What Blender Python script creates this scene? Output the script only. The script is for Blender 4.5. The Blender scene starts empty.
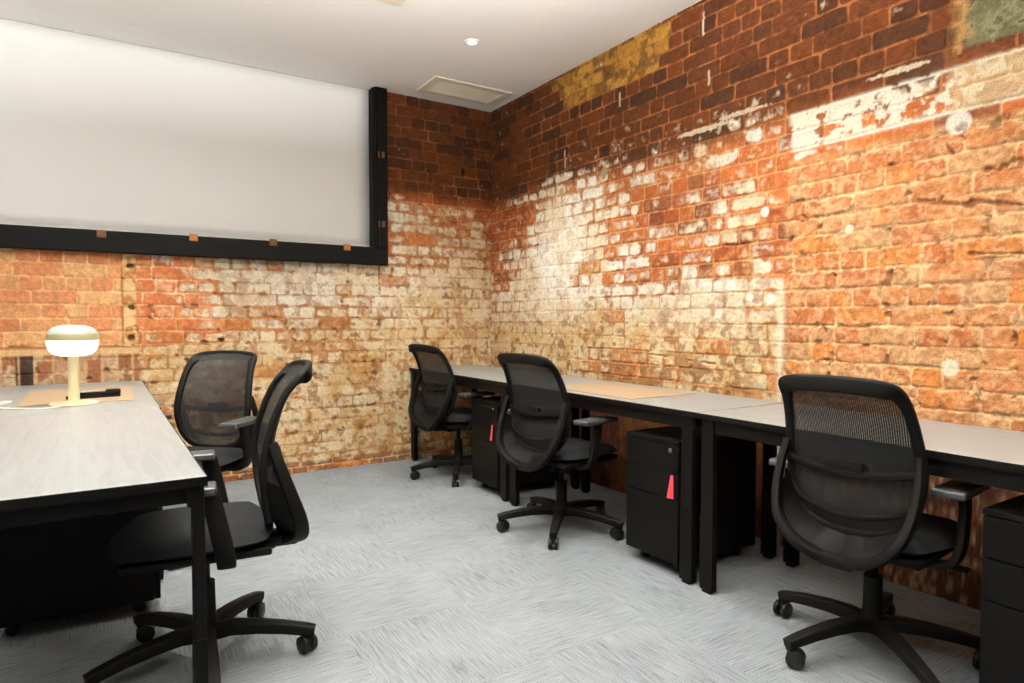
import bpy, bmesh, math, random
import numpy as np
from math import sin, cos, pi, radians, sqrt, atan
from mathutils import Vector, Matrix

# ------------------------------------------------------------------ camera, sky, exposure
SC = bpy.context.scene
COL = SC.collection
CAM_POS = (-2.837, -4.794, 1.12)
cam_data = bpy.data.cameras.new('camera')
cam_data.sensor_width = 36.0
cam_data.lens = 650.0 / 1024.0 * 36.0
cam_data.clip_start = 0.02
cam = bpy.data.objects.new('camera', cam_data)
cam.location = CAM_POS
cam.rotation_euler = (radians(90 - 1.9825), 0, radians(-32.478))
COL.objects.link(cam)
SC.camera = cam

world = bpy.data.worlds.new('world')
SC.world = world
world.use_nodes = True
bg = world.node_tree.nodes['Background']
bg.inputs[0].default_value = (1.0, 0.97, 0.92, 1)
bg.inputs[1].default_value = 0.08

SC.view_settings.view_transform = 'Standard'
SC.view_settings.look = 'None'
SC.view_settings.gamma = 1.0
SC.view_settings.use_curve_mapping = False
SC.view_settings.exposure = 0.0

CEIL = 2.87
DOWNLIGHTS = [(-0.81, -1.14), (-0.81, -2.95), (-0.81, -4.76),
              (-2.5, -1.14), (-2.5, -2.95), (-2.5, -4.76)]
DOWNLIGHT_POWER = 138.0
FILL_UPLIGHT_POWER = 385.0
DOWNLIGHT_COLOR = (1.0, 0.965, 0.89)

# ------------------------------------------------------------------ material helpers
def lin(c):
    return tuple(((v / 255.0) / 12.92 if v / 255.0 <= 0.04045 else ((v / 255.0 + 0.055) / 1.055) ** 2.4) for v in c)

def new_mat(name, rgb=(128, 128, 128), rough=0.5, metal=0.0, spec=0.5):
    m = bpy.data.materials.new(name)
    m.use_nodes = True
    b = m.node_tree.nodes['Principled BSDF']
    b.inputs['Base Color'].default_value = (*lin(rgb), 1)
    b.inputs['Roughness'].default_value = rough
    b.inputs['Metallic'].default_value = metal
    b.inputs['Specular IOR Level'].default_value = spec
    return m

def nd(m, kind, **kw):
    n = m.node_tree.nodes.new(kind)
    for k, v in kw.items():
        if hasattr(n, k):
            setattr(n, k, v)
        else:
            n.inputs[k].default_value = v
    return n

def lk(m, a, b):
    m.node_tree.links.new(a, b)

def speckle(m, rgb, rgb2, scale=200, rough=None, bump=0.0, detail=3, dist=0.001):
    """procedural colour variation plus a little bump"""
    b = m.node_tree.nodes['Principled BSDF']
    tc = nd(m, 'ShaderNodeTexCoord')
    nz = nd(m, 'ShaderNodeTexNoise')
    nz.inputs['Scale'].default_value = scale
    nz.inputs['Detail'].default_value = detail
    lk(m, tc.outputs['Object'], nz.inputs['Vector'])
    mx = nd(m, 'ShaderNodeMix', data_type='RGBA')
    mx.inputs[6].default_value = (*lin(rgb), 1)
    mx.inputs[7].default_value = (*lin(rgb2), 1)
    lk(m, nz.outputs['Fac'], mx.inputs[0])
    lk(m, mx.outputs[2], b.inputs['Base Color'])
    if bump:
        bp = nd(m, 'ShaderNodeBump')
        bp.inputs['Strength'].default_value = bump
        bp.inputs['Distance'].default_value = dist
        lk(m, nz.outputs['Fac'], bp.inputs['Height'])
        lk(m, bp.outputs[0], b.inputs['Normal'])
    return m

M = {}
M['ceiling'] = speckle(new_mat('painted_ceiling', rough=0.9, spec=0.2), (236, 234, 230), (239, 237, 233), 30)
M['white_wall'] = speckle(new_mat('painted_wall', rough=0.9, spec=0.2), (225, 220, 210), (228, 223, 213), 30)
M['plastic'] = speckle(new_mat('black_plastic', rough=0.6, spec=0.14), (15, 13, 11), (19, 17, 14), 400, bump=0.15, dist=0.0004)
M['arm_pad'] = speckle(new_mat('dark_grey_polyurethane', rough=0.38, spec=0.6), (58, 60, 60), (64, 66, 66), 500, bump=0.1, dist=0.0003)
M['frame_metal'] = speckle(new_mat('black_powder_coat', rough=0.5, spec=0.12), (12, 10, 8), (16, 14, 12), 700, bump=0.15, dist=0.0003)
M['chrome'] = new_mat('polished_metal', (200, 200, 198), 0.22, 1.0)
M['castor'] = new_mat('glossy_black_plastic', (18, 17, 15), 0.38, 0, 0.35)
M['dark_frame'] = speckle(new_mat('dark_painted_steel', rough=0.6, spec=0.15), (5, 4, 3), (8, 6, 5), 60)
M['block'] = speckle(new_mat('raw_wood_block', rough=0.7), (190, 128, 66), (160, 98, 44), 60)
M['block_dark'] = speckle(new_mat('worn_wood_block', rough=0.7), (122, 78, 42), (98, 60, 32), 60)
M['pad'] = speckle(new_mat('tan_leather', rough=0.5, spec=0.4), (164, 142, 114), (157, 134, 106), 250, bump=0.15, dist=0.0004)
M['lamp_body'] = new_mat('cream_lacquer', (238, 222, 178), 0.35)
M['tag'] = speckle(new_mat('pink_tag', rough=0.5), (255, 84, 98), (248, 72, 88), 90)
M['grille'] = new_mat('grille_metal', (238, 232, 212), 0.6)
M['grille_frame'] = new_mat('grille_trim_paint', (226, 214, 194), 0.7)
M['ceiling_white'] = new_mat('white_trim_ring', (240, 238, 232), 0.5)
M['cable_white'] = new_mat('white_cable', (236, 232, 222), 0.45)
M['drawer'] = speckle(new_mat('black_cabinet_paint', rough=0.5, spec=0.12), (11, 10, 8), (15, 13, 11), 900, bump=0.25, dist=0.0003)

def emit(name, rgb, strength):
    m = new_mat(name, rgb, 0.4)
    b = m.node_tree.nodes['Principled BSDF']
    b.inputs['Emission Color'].default_value = (*lin(rgb), 1)
    b.inputs['Emission Strength'].default_value = strength
    return m
M['led'] = emit('downlight_lens', (246, 250, 255), 6.0)
M['lamp_low'] = emit('lit_glass', (255, 246, 232), 1.1)
M['lamp_mid'] = emit('lit_glass_band', (156, 148, 108), 0.16)
M['lamp_top'] = emit('lit_glass_cap', (158, 166, 156), 0.14)

# seat fabric
M['fabric'] = speckle(new_mat('charcoal_fabric', rough=0.95, spec=0.15), (20, 20, 20), (42, 43, 44), 900, bump=0.5, dist=0.001)

def wood_mat(name, along):
    m = new_mat(name, rough=0.33, spec=0.45)
    b = m.node_tree.nodes['Principled BSDF']
    tc = nd(m, 'ShaderNodeTexCoord')
    mp = nd(m, 'ShaderNodeMapping')
    mp.inputs['Scale'].default_value = (14, 1.1, 10) if along == 'y' else (1.1, 14, 10)
    lk(m, tc.outputs['Object'], mp.inputs['Vector'])
    n1 = nd(m, 'ShaderNodeTexNoise')
    n1.inputs['Scale'].default_value = 3.0
    n1.inputs['Detail'].default_value = 6
    n1.inputs['Distortion'].default_value = 0.6
    lk(m, mp.outputs[0], n1.inputs['Vector'])
    n2 = nd(m, 'ShaderNodeTexNoise')
    n2.inputs['Scale'].default_value = 12.0
    n2.inputs['Detail'].default_value = 3
    lk(m, mp.outputs[0], n2.inputs['Vector'])
    mx = nd(m, 'ShaderNodeMix', data_type='FLOAT')
    mx.inputs[0].default_value = 0.35
    lk(m, n1.outputs['Fac'], mx.inputs[2])
    lk(m, n2.outputs['Fac'], mx.inputs[3])
    cr = nd(m, 'ShaderNodeValToRGB')
    e = cr.color_ramp.elements
    e[0].position = 0.33; e[0].color = (*lin((127, 132, 132)), 1)
    e[1].position = 0.62; e[1].color = (*lin((145, 149, 147)), 1)
    lk(m, mx.outputs[0], cr.inputs[0])
    lk(m, cr.outputs[0], b.inputs['Base Color'])
    return m
M['wood'] = wood_mat('pale_oak_laminate', 'y')

# carpet tiles laid quarter turn
def carpet_mat():
    m = new_mat('grey_carpet_tiles', rough=1.0, spec=0.05)
    b = m.node_tree.nodes['Principled BSDF']
    tc = nd(m, 'ShaderNodeTexCoord')
    mp = nd(m, 'ShaderNodeMapping')
    mp.inputs['Location'].default_value = (0.13, 0.07, 0)
    lk(m, tc.outputs['Object'], mp.inputs['Vector'])
    ck = nd(m, 'ShaderNodeTexChecker')
    ck.inputs['Scale'].default_value = 2.0
    ck.inputs[1].default_value = (0, 0, 0, 1)
    ck.inputs[2].default_value = (1, 1, 1, 1)
    lk(m, mp.outputs[0], ck.inputs['Vector'])
    outs = []
    for sc3 in ((300, 15, 1), (15, 300, 1)):
        q = nd(m, 'ShaderNodeMapping')
        q.inputs['Scale'].default_value = sc3
        lk(m, tc.outputs['Object'], q.inputs['Vector'])
        n = nd(m, 'ShaderNodeTexNoise')
        n.inputs['Scale'].default_value = 0.55
        n.inputs['Detail'].default_value = 4
        n.inputs['Roughness'].default_value = 0.65
        lk(m, q.outputs[0], n.inputs['Vector'])
        outs.append(n.outputs['Fac'])
    mx = nd(m, 'ShaderNodeMix', data_type='FLOAT')
    lk(m, ck.outputs['Fac'], mx.inputs[0])
    lk(m, outs[0], mx.inputs[2])
    lk(m, outs[1], mx.inputs[3])
    fine = nd(m, 'ShaderNodeTexNoise')
    fine.inputs['Scale'].default_value = 260
    fine.inputs['Detail'].default_value = 2
    lk(m, tc.outputs['Object'], fine.inputs['Vector'])
    big = nd(m, 'ShaderNodeTexNoise')
    big.inputs['Scale'].default_value = 4
    big.inputs['Detail'].default_value = 3
    lk(m, tc.outputs['Object'], big.inputs['Vector'])
    m2 = nd(m, 'ShaderNodeMix', data_type='FLOAT')
    m2.inputs[0].default_value = 0.42
    lk(m, mx.outputs[0], m2.inputs[2])
    lk(m, fine.outputs['Fac'], m2.inputs[3])
    ad = nd(m, 'ShaderNodeMath', operation='MULTIPLY_ADD')
    ad.inputs[1].default_value = 0.16
    lk(m, big.outputs['Fac'], ad.inputs[0])
    lk(m, m2.outputs[0], ad.inputs[2])
    cr = nd(m, 'ShaderNodeValToRGB')
    e = cr.color_ramp.elements
    e[0].position = 0.44; e[0].color = (*lin((72, 76, 79)), 1)
    e[1].position = 0.70; e[1].color = (*lin((136, 141, 144)), 1)
    mid = cr.color_ramp.elements.new(0.53); mid.color = (*lin((116, 120, 123)), 1)
    lk(m, ad.outputs[0], cr.inputs[0])
    lk(m, cr.outputs[0], b.inputs['Base Color'])
    bp = nd(m, 'ShaderNodeBump')
    bp.inputs['Strength'].default_value = 0.6
    bp.inputs['Distance'].default_value = 0.003
    lk(m, m2.outputs[0], bp.inputs['Height'])
    lk(m, bp.outputs[0], b.inputs['Normal'])
    return m
M['carpet'] = carpet_mat()

def brick_mat():
    m = new_mat('weathered_brick', rough=0.9, spec=0.15)
    b = m.node_tree.nodes['Principled BSDF']
    at = nd(m, 'ShaderNodeAttribute')
    at.attribute_name = 'brick_color'
    tc = nd(m, 'ShaderNodeTexCoord')
    n = nd(m, 'ShaderNodeTexNoise')
    n.inputs['Scale'].default_value = 160
    n.inputs['Detail'].default_value = 3
    lk(m, tc.outputs['Object'], n.inputs['Vector'])
    mr = nd(m, 'ShaderNodeMapRange')
    mr.inputs['From Min'].default_value = 0.3
    mr.inputs['From Max'].default_value = 0.7
    mr.inputs['To Min'].default_value = 0.74
    mr.inputs['To Max'].default_value = 1.22
    lk(m, n.outputs['Fac'], mr.inputs['Value'])
    vm = nd(m, 'ShaderNodeVectorMath', operation='SCALE')
    lk(m, at.outputs['Color'], vm.inputs[0])
    lk(m, mr.outputs[0], vm.inputs['Scale'])
    lk(m, vm.outputs[0], b.inputs['Base Color'])
    bp = nd(m, 'ShaderNodeBump')
    bp.inputs['Strength'].default_value = 0.5
    bp.inputs['Distance'].default_value = 0.004
    lk(m, n.outputs['Fac'], bp.inputs['Height'])
    lk(m, bp.outputs[0], b.inputs['Normal'])
    return m
M['brick'] = brick_mat()

def mesh_mat():
    """open woven chair mesh: a fine grid of holes"""
    m = bpy.data.materials.new('woven_mesh')
    m.use_nodes = True
    nt = m.node_tree
    b = nt.nodes['Principled BSDF']
    b.inputs['Base Color'].default_value = (*lin((13, 12, 10)), 1)
    b.inputs['Roughness'].default_value = 0.7
    out = nt.nodes['Material Output']
    uv = nd(m, 'ShaderNodeUVMap')
    sep = nd(m, 'ShaderNodeSeparateXYZ')
    lk(m, uv.outputs[0], sep.inputs[0])
    def wave(sock, period, thr):
        a = nd(m, 'ShaderNodeMath', operation='MULTIPLY'); a.inputs[1].default_value = 1.0 / period
        lk(m, sock, a.inputs[0])
        f = nd(m, 'ShaderNodeMath', operation='FRACT'); lk(m, a.outputs[0], f.inputs[0])
        g = nd(m, 'ShaderNodeMath', operation='GREATER_THAN'); g.inputs[1].default_value = thr
        lk(m, f.outputs[0], g.inputs[0])
        return g.outputs[0]
    gx = wave(sep.outputs[0], 0.0060, 0.69)
    gy = wave(sep.outputs[1], 0.0040, 0.72)
    mu = nd(m, 'ShaderNodeMath', operation='MULTIPLY')
    lk(m, gx, mu.inputs[0]); lk(m, gy, mu.inputs[1])
    tr = nd(m, 'ShaderNodeBsdfTransparent')
    ms = nd(m, 'ShaderNodeMixShader')
    lk(m, mu.outputs[0], ms.inputs[0])
    lk(m, b.outputs[0], ms.inputs[1])
    lk(m, tr.outputs[0], ms.inputs[2])
    lk(m, ms.outputs[0], out.inputs[0])
    return m
M['mesh'] = mesh_mat()

def blind_mat():
    m = speckle(new_mat('pale_blind_fabric', rough=0.95, spec=0.1), (238, 238, 234), (241, 241, 237), 600, bump=0.1, dist=0.0005)
    return m
M['blind'] = blind_mat()

# ------------------------------------------------------------------ object helpers
def link(name, bm, mat, parent=None, smooth=False, loc=None):
    me = bpy.data.meshes.new(name)
    bmesh.ops.recalc_face_normals(bm, faces=bm.faces)
    bm.to_mesh(me); bm.free()
    mats = mat if isinstance(mat, (list, tuple)) else [mat]
    for q in mats: me.materials.append(q)
    if smooth:
        me.shade_smooth()
        try: me.set_sharp_from_angle(angle=radians(40))
        except Exception: pass
    o = bpy.data.objects.new(name, me)
    COL.objects.link(o)
    if parent is not None: o.parent = parent
    if loc is not None: o.location = loc
    return o

def tag(o, label=None, cat=None, group=None, kind=None):
    if label: o['label'] = label
    if cat: o['category'] = cat
    if group: o['group'] = group
    if kind: o['kind'] = kind
    return o

def thing(name, label, cat, loc=(0, 0, 0), rz=0.0, group=None):
    o = bpy.data.objects.new(name, None)
    o.empty_display_size = 0.1
    COL.objects.link(o)
    o.location = loc
    o.rotation_euler = (0, 0, rz)
    return tag(o, label, cat, group)

def box(bm, a, b, bev=0.0, seg=2, mat=None):
    """axis aligned box from corner a to corner b, optional bevel and transform"""
    t = bmesh.new()
    bmesh.ops.create_cube(t, size=1.0)
    c = [(a[i] + b[i]) / 2 for i in range(3)]
    s = [abs(b[i] - a[i]) for i in range(3)]
    for v in t.verts:
        v.co = Vector((v.co.x * s[0] + c[0], v.co.y * s[1] + c[1], v.co.z * s[2] + c[2]))
    if bev > 0:
        bmesh.ops.bevel(t, geom=t.edges[:], offset=min(bev, min(s) * 0.45), segments=seg, profile=0.6, affect='EDGES')
    if mat is not None: bmesh.ops.transform(t, matrix=mat, verts=t.verts)
    me = bpy.data.meshes.new('tmp'); t.to_mesh(me); t.free()
    bm.from_mesh(me); bpy.data.meshes.remove(me)

def catmull(pts, n=6):
    P = [Vector(p) for p in pts]
    Q = [P[0] * 2 - P[1]] + P + [P[-1] * 2 - P[-2]]
    out = []
    for i in range(1, len(Q) - 2):
        for k in range(n):
            t = k / n
            a, b, c, d = Q[i - 1], Q[i], Q[i + 1], Q[i + 2]
            out.append(0.5 * ((2 * b) + (c - a) * t + (2 * a - 5 * b + 4 * c - d) * t * t + (3 * b - a - 3 * c + d) * t ** 3))
    out.append(P[-1])
    return out

def sweep(bm, path, section, up=Vector((0, 0, 1)), closed=False, caps=True, scale=None):
    """sweep a 2-D section (list of (side, up)) along a path"""
    n = len(path); rings = []
    for i, p in enumerate(path):
        if closed: d = path[(i + 1) % n] - path[i - 1]
        else: d = path[min(i + 1, n - 1)] - path[max(i - 1, 0)]
        d.normalize()
        u = up(p) if callable(up) else up
        s = d.cross(u)
        if s.length < 1e-5: s = d.cross(Vector((1, 0, 0)))
        s.normalize(); w = s.cross(d).normalized()
        k = scale(i / max(1, n - 1)) if scale else (1, 1)
        rings.append([bm.verts.new(p + s * a * k[0] + w * b * k[1]) for a, b in section])
    m = len(section)
    rng = range(n) if closed else range(n - 1)
    for i in rng:
        A = rings[i]; B = rings[(i + 1) % n]
        for j in range(m):
            bm.faces.new((A[j], A[(j + 1) % m], B[(j + 1) % m], B[j]))
    if caps and not closed:
        bm.faces.new(rings[0][::-1]); bm.faces.new(rings[-1])

def circ(r, n=12, r2=None):
    r2 = r if r2 is None else r2
    return [(r * cos(2 * pi * k / n), r2 * sin(2 * pi * k / n)) for k in range(n)]

def rrect(w, h, r, n=3):
    out = []
    for cx, cy, a0 in ((w / 2 - r, h / 2 - r, 0), (-w / 2 + r, h / 2 - r, 90), (-w / 2 + r, -h / 2 + r, 180), (w / 2 - r, -h / 2 + r, 270)):
        for k in range(n + 1):
            a = radians(a0 + 90 * k / n)
            out.append((cx + r * cos(a), cy + r * sin(a)))
    return out

def tube(bm, pts, r, n=10, smoothn=0, closed=False):
    path = catmull(pts, smoothn) if smoothn else [Vector(p) for p in pts]
    sweep(bm, path, circ(r, n), up=Vector((0.013, 0.02, 1)), closed=closed)

def lathe(bm, prof, n=32, c=(0, 0, 0), mat=None):
    """revolve (r, z) profile about z"""
    rings = []
    new = []
    for r, z in prof:
        if r < 1e-6:
            v = bm.verts.new((c[0], c[1], c[2] + z)); rings.append([v]); new.append(v)
        else:
            ring = [bm.verts.new((c[0] + r * cos(2 * pi * k / n), c[1] + r * sin(2 * pi * k / n), c[2] + z)) for k in range(n)]
            rings.append(ring); new += ring
    for A, B in zip(rings, rings[1:]):
        for k in range(n):
            k2 = (k + 1) % n
            if len(A) == 1 and len(B) == 1: continue
            if len(A) == 1: bm.faces.new((A[0], B[k], B[k2]))
            elif len(B) == 1: bm.faces.new((A[k], A[k2], B[0]))
            else: bm.faces.new((A[k], A[k2], B[k2], B[k]))
    if mat is not None: bmesh.ops.transform(bm, matrix=mat, verts=new)

def kids(o): return [c for c in bpy.data.objects if c.parent == o]

def copy_tree(o, parent=None):
    c = o.copy()
    COL.objects.link(c)
    if parent is not None: c.parent = parent
    for ch in list(o.children):
        copy_tree(ch, c)
    return c

# ------------------------------------------------------------------ brick walls
def _hash(ix, iy, seed):
    h = (ix.astype(np.int64) * 374761393 + iy.astype(np.int64) * 668265263 + seed * 1442695041) & 0x7fffffff
    h = ((h ^ (h >> 13)) * 1274126177) & 0x7fffffff
    h = (h ^ (h >> 16)) & 0xffffff
    return h / float(0xffffff)

def vnoise(x, y, seed):
    ix = np.floor(x); iy = np.floor(y)
    fx = x - ix; fy = y - iy
    fx = fx * fx * (3 - 2 * fx); fy = fy * fy * (3 - 2 * fy)
    a = _hash(ix, iy, seed); b = _hash(ix + 1, iy, seed)
    c = _hash(ix, iy + 1, seed); d = _hash(ix + 1, iy + 1, seed)
    return (a * (1 - fx) + b * fx) * (1 - fy) + (c * (1 - fx) + d * fx) * fy

def fbm(x, y, freq, seed, octs=4, gain=0.55):
    s = 0; a = 1; t = 0
    for k in range(octs):
        s = s + a * vnoise(x * freq * 2 ** k, y * freq * 2 ** k, seed + 17 * k)
        t += a; a *= gain
    return s / t      # 0..1 about .5

def gridmap(rows, zs, du, u, z):
    """bilinear lookup in a small table of digits: rows top to bottom at heights zs, columns every du metres"""
    T = np.array([[int(ch) / 9.0 for ch in r] for r in rows])
    zs = np.array(zs)[::-1]; T = T[::-1]
    nz, nu = T.shape
    zi = np.clip(np.searchsorted(zs, z) - 1, 0, nz - 2)
    fz = np.clip((z - zs[zi]) / (zs[zi + 1] - zs[zi]), 0, 1)
    uu = np.clip(u / du, 0, nu - 1.001); ui = uu.astype(int); fu = uu - ui
    return (T[zi, ui] * (1 - fu) + T[zi, ui + 1] * fu) * (1 - fz) + (T[zi + 1, ui] * (1 - fu) + T[zi + 1, ui + 1] * fu) * fz

def sstep(a, b, x):
    t = np.clip((x - a) / (b - a), 0, 1)
    return t * t * (3 - 2 * t)

def mixc(A, B, t):
    return A * (1 - t[..., None]) + B * t[..., None]

def C3(rgb): return np.array(lin(rgb))

def bond(u, z, course, z0, seed, L=9.0, big=None):
    """brick bond: courses of headers and of stretchers. Returns distance to the nearest joint, ids"""
    wob = 0.004 * (fbm(u, z, 1.7, seed + 3, 2) - .5) * 2 + 0.003 * (fbm(u, z, 9, seed + 5, 2) - .5) * 2
    zz = (z - z0 + wob) / course
    row = np.floor(zz).astype(int)
    fz = (zz - row) * course
    dz = np.minimum(fz, course - fz)
    du_ = np.zeros_like(u); bid = np.zeros(u.shape, int); blen = np.zeros_like(u); bc = np.zeros_like(u)
    uw = u + 0.004 * (fbm(u, z, 8, seed + 9, 2) - .5) * 2
    for r in range(row.min(), row.max() + 1):
        m = row == r
        if not m.any(): continue
        rg = random.Random(seed * 1000 + r)
        js = [-rg.uniform(0.02, 0.12) - 0.24]
        header = (r % 2 == 0)
        while js[-1] < L:
            if header: w = 0.117 if rg.random() < 0.9 else 0.235
            else: w = 0.235 if rg.random() < 0.8 else 0.117
            js.append(js[-1] + w + rg.uniform(-0.006, 0.006))
        js = np.array(js)
        x = uw[m]
        k = np.searchsorted(js, x) - 1
        k = np.clip(k, 0, len(js) - 2)
        du_[m] = np.minimum(x - js[k], js[k + 1] - x)
        bid[m] = k; blen[m] = js[k + 1] - js[k]; bc[m] = (js[k] + js[k + 1]) / 2
    return dz, du_, row, bid, blen, bc

def spot(u, z, cu, cz, r, rz=None, seed=1, rough=0.25):
    rz = rz or r
    n = fbm(u, z, 0.6 / min(r, rz), seed, 3) - .5
    d = np.sqrt(((u - cu) / r) ** 2 + ((z - cz) / rz) ** 2) + n * rough * 2
    return 1 - sstep(0.85, 1.1, d)

def rectm(u, z, u0, u1, z0, z1, soft=0.01, seed=2, amp=0.01):
    n = (fbm(u, z, 14, seed, 3) - .5) * 2 * amp * 2
    return sstep(u0 - soft, u0 + soft, u + n) * (1 - sstep(u1 - soft, u1 + soft, u + n)) * \
           sstep(z0 - soft, z0 + soft, z + n) * (1 - sstep(z1 - soft, z1 + soft, z + n))

ZS = (2.8, 2.6, 2.4, 2.2, 2.05, 1.9, 1.75, 1.6, 1.45, 1.3, 1.15, 1.0, .85, .7)
W_RIGHT = ('00000000000000', '00000000000000', '00000000000000', '00012211221100', '12466432333433',
           '12588632223211', '22698432330000', '24899432440000', '35898543440000', '46898555650000',
           '67898887870000', '88888888880000', '77777656670000', '77777545670000')
ZL = (2.8, 2.6, 2.4, 2.2, 2.05, 1.9, 1.75, 1.6, 1.45, 1.3, 1.15, 1.0, .85, .7, .5, .3, .12, 0)
W_LEFT = ('000000000000', '000000000000', '000000000000', '000000000000', '122333333333', '346766666666',
          '665466666666', '775466666666', '788888871000', '778777762100', '875567652200', '887766763300',
          '888767876522', '788878888777', '888888888888', '888888888888', '665666666666', '444444444444')

def paint(u, z, side):
    right = side == 'right'
    seed = 11 if right else 47
    course, z0 = (0.0838, 1.847) if right else (0.0832, 1.459)
    patch = np.zeros_like(u)
    dz, du_, row, bid, blen, bc = bond(u, z, course, z0, seed)
    r1 = _hash(bid, row, seed + 1); r2 = _hash(bid, row, seed + 2); r3 = _hash(bid, row, seed + 3)
    header = blen < 0.16
    nA = fbm(u, z, 3.5, seed + 21, 4); nB = fbm(u, z, 18, seed + 22, 4); nC = fbm(u, z, 60, seed + 23, 3)
    nD = fbm(u, z, 1.3, seed + 24, 3)
    k_ = .006
    d = -k_ * np.log(np.exp(-dz / k_) + np.exp(-du_ / k_)) + .0008
    # rough zone on the right where arrises are broken
    if right:
        Z_or = sstep(2.80, 2.85, u + (nB - .5) * .02) * (1 - sstep(1.86, 1.90, z + (nB - .5) * .02))
    else:
        Z_or = np.zeros_like(u)
    jw = 0.0042 + 0.006 * (nB - .5) * 2 + Z_or * 0.006 * (nB - .4) * 2
    face = sstep(-0.0030, 0.0030, d - jw)       # 1 on brick
    # ---------------- brick colours
    red1, red2, red3, dark = C3((176, 98, 52)), C3((152, 78, 42)), C3((196, 116, 62)), C3((108, 62, 40))
    base = mixc(np.broadcast_to(red1, u.shape + (3,)), np.broadcast_to(red2, u.shape + (3,)), sstep(.2, .8, r1))
    base = mixc(base, red3, sstep(.7, .95, r2) * .8)
    base = mixc(base, dark, (r3 > .88) * .75)
    up = sstep(1.98, 2.16, z + (nA - .5) * .12)
    brown = C3((88, 48, 25)); brown2 = C3((70, 40, 24)); rust = C3((101, 54, 25))
    ub = mixc(np.broadcast_to(brown, u.shape + (3,)), brown2, sstep(.45, .9, r1))
    ub = mixc(ub, rust, sstep(.6, .9, r2) * .9)
    ub = mixc(ub, C3((66, 42, 28)), (r3 > .9) * .8)
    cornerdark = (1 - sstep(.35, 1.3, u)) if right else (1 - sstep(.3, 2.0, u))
    
    base = mixc(base, ub, up)
    mort = np.broadcast_to(C3((206, 158, 108)), u.shape + (3,)) * 1.0
    mort_up = C3((152, 94, 52))
    mort = mixc(mort, mort_up, up)
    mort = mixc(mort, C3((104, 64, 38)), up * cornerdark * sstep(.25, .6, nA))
    if right:
        oc = mixc(np.broadcast_to(C3((186, 124, 76)), u.shape + (3,)), C3((176, 104, 60)), sstep(.3, .8, r1))
        oc = mixc(oc, C3((198, 124, 64)), (r2 > .8) * .9)
        oc = mixc(oc, C3((186, 147, 102)), (r3 > .8) * .7)
        oc = mixc(oc, C3((178, 112, 72)), ((r3 < .12)) * .7)
        oc = mixc(oc, C3((212, 168, 122)), sstep(.52, .72, nB) * .55)
        oc = mixc(oc, C3((140, 82, 50)), sstep(.60, .74, fbm(u, z, 26, seed + 31, 4)) * .65)
        base = mixc(base, oc, Z_or)
        mort = mixc(mort, C3((226, 186, 138)), Z_or)
        mort = mixc(mort, C3((120, 76, 48)), Z_or * sstep(.60, .70, nB) * .7)
        # yellow bricks below the ceiling
        yz = ((bc > 1.0) & (bc < 2.02) & ((row * course + z0 + course / 2) > 2.56 + 0.0 * u)).astype(float)
        yl = mixc(np.broadcast_to(C3((172, 126, 54)), u.shape + (3,)), C3((148, 102, 42)), r1)
        yl = mixc(yl, C3((96, 66, 32)), (r2 > .80) * .8)
        yl = mixc(yl, C3((84, 56, 28)), sstep(.52, .68, nB) * .7)
        base = mixc(base, yl, yz); mort = mixc(mort, C3((116, 80, 38)), yz)
        # bright orange odd brick
        base = mixc(base, C3((240, 120, 48)), rectm(u, z, 2.475, 2.60, .895, .965, .004) )
    else:
        # clean orange infill left of the upright joint
        Z_in = sstep(2.70, 2.72, u) * sstep(.955, .965, z) * (1 - sstep(1.60, 1.62, z))
        oc = mixc(np.broadcast_to(C3((212, 152, 102)), u.shape + (3,)), C3((222, 172, 118)), sstep(.2, .7, r1))
        oc = mixc(oc, C3((212, 140, 96)), (r2 > .7) * .9)
        oc = mixc(oc, C3((200, 124, 82)), (r3 > .9) * .9)
        base = mixc(base, oc, Z_in); mort = mixc(mort, C3((240, 190, 140)), Z_in)
        # red untouched block
        Z_red = sstep(2.10, 2.12, u) * (1 - sstep(2.62, 2.64, u)) * sstep(1.0, 1.12, z + (nA - .5) * .1) * (1 - up)
        rd = mixc(np.broadcast_to(C3((212, 132, 84)), u.shape + (3,)), C3((196, 110, 66)), r1)
        rd = mixc(rd, C3((228, 160, 114)), sstep(.55, .75, nB) * .7)
        base = mixc(base, rd, Z_red); mort = mixc(mort, C3((236, 206, 164)), Z_red)
    # ---------------- limewash
    W = gridmap(W_RIGHT, ZS, .3, u, z) if right else gridmap(W_LEFT, ZL, .3, u, z)
    if right:
        foot = 1 - sstep(.58, .66, z + (nA - .5) * .08)       # bare red-brown brick, darkened to paint in the shade under the desks
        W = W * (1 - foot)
        desk_shade_brick = mixc(np.broadcast_to(C3((112, 60, 42)), u.shape + (3,)), C3((88, 50, 38)), r1)
        base = mixc(base, desk_shade_brick, foot); mort = mixc(mort, C3((120, 88, 62)), foot)
    mort = mixc(mort, C3((166, 122, 76)), sstep(.3, .6, W))
    tanmix = sstep(.45, .80, W) * (.60 + .40 * sstep(.38, .62, fbm(u, z, 5, seed + 51, 3)))
    base = mixc(base, C3((182, 130, 80)), tanmix * .85)
    if right:
        W = W * (1 - Z_or)
        W = np.where((u > 2.83) & (z > 2.1), 0, W)
    rb = (_hash(bid, row, seed + 5) - .5)
    nE = fbm(u, z, 34, seed + 26, 4)
    nF = fbm(u, z, 95, seed + 27, 2)
    expo = (_hash(bid, row, seed + 6) > .93) * sstep(.3, .5, W) * (1 - sstep(.95, 1.0, W))
    edge = sstep(0.0, 0.026, d)
    mid = sstep(.15, .35, W) * (1 - sstep(.72, .92, W))             # bricks painted one by one, rims bare
    raw = W * 1.12 + rb * .62 * (.35 + .65 * mid) + (nB - .5) * .75 + (nA - .5) * .45 + (nE - .5) * .55 - expo * .55
    raw_face = raw + (edge - .62) * (.12 + .42 * mid)
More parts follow.
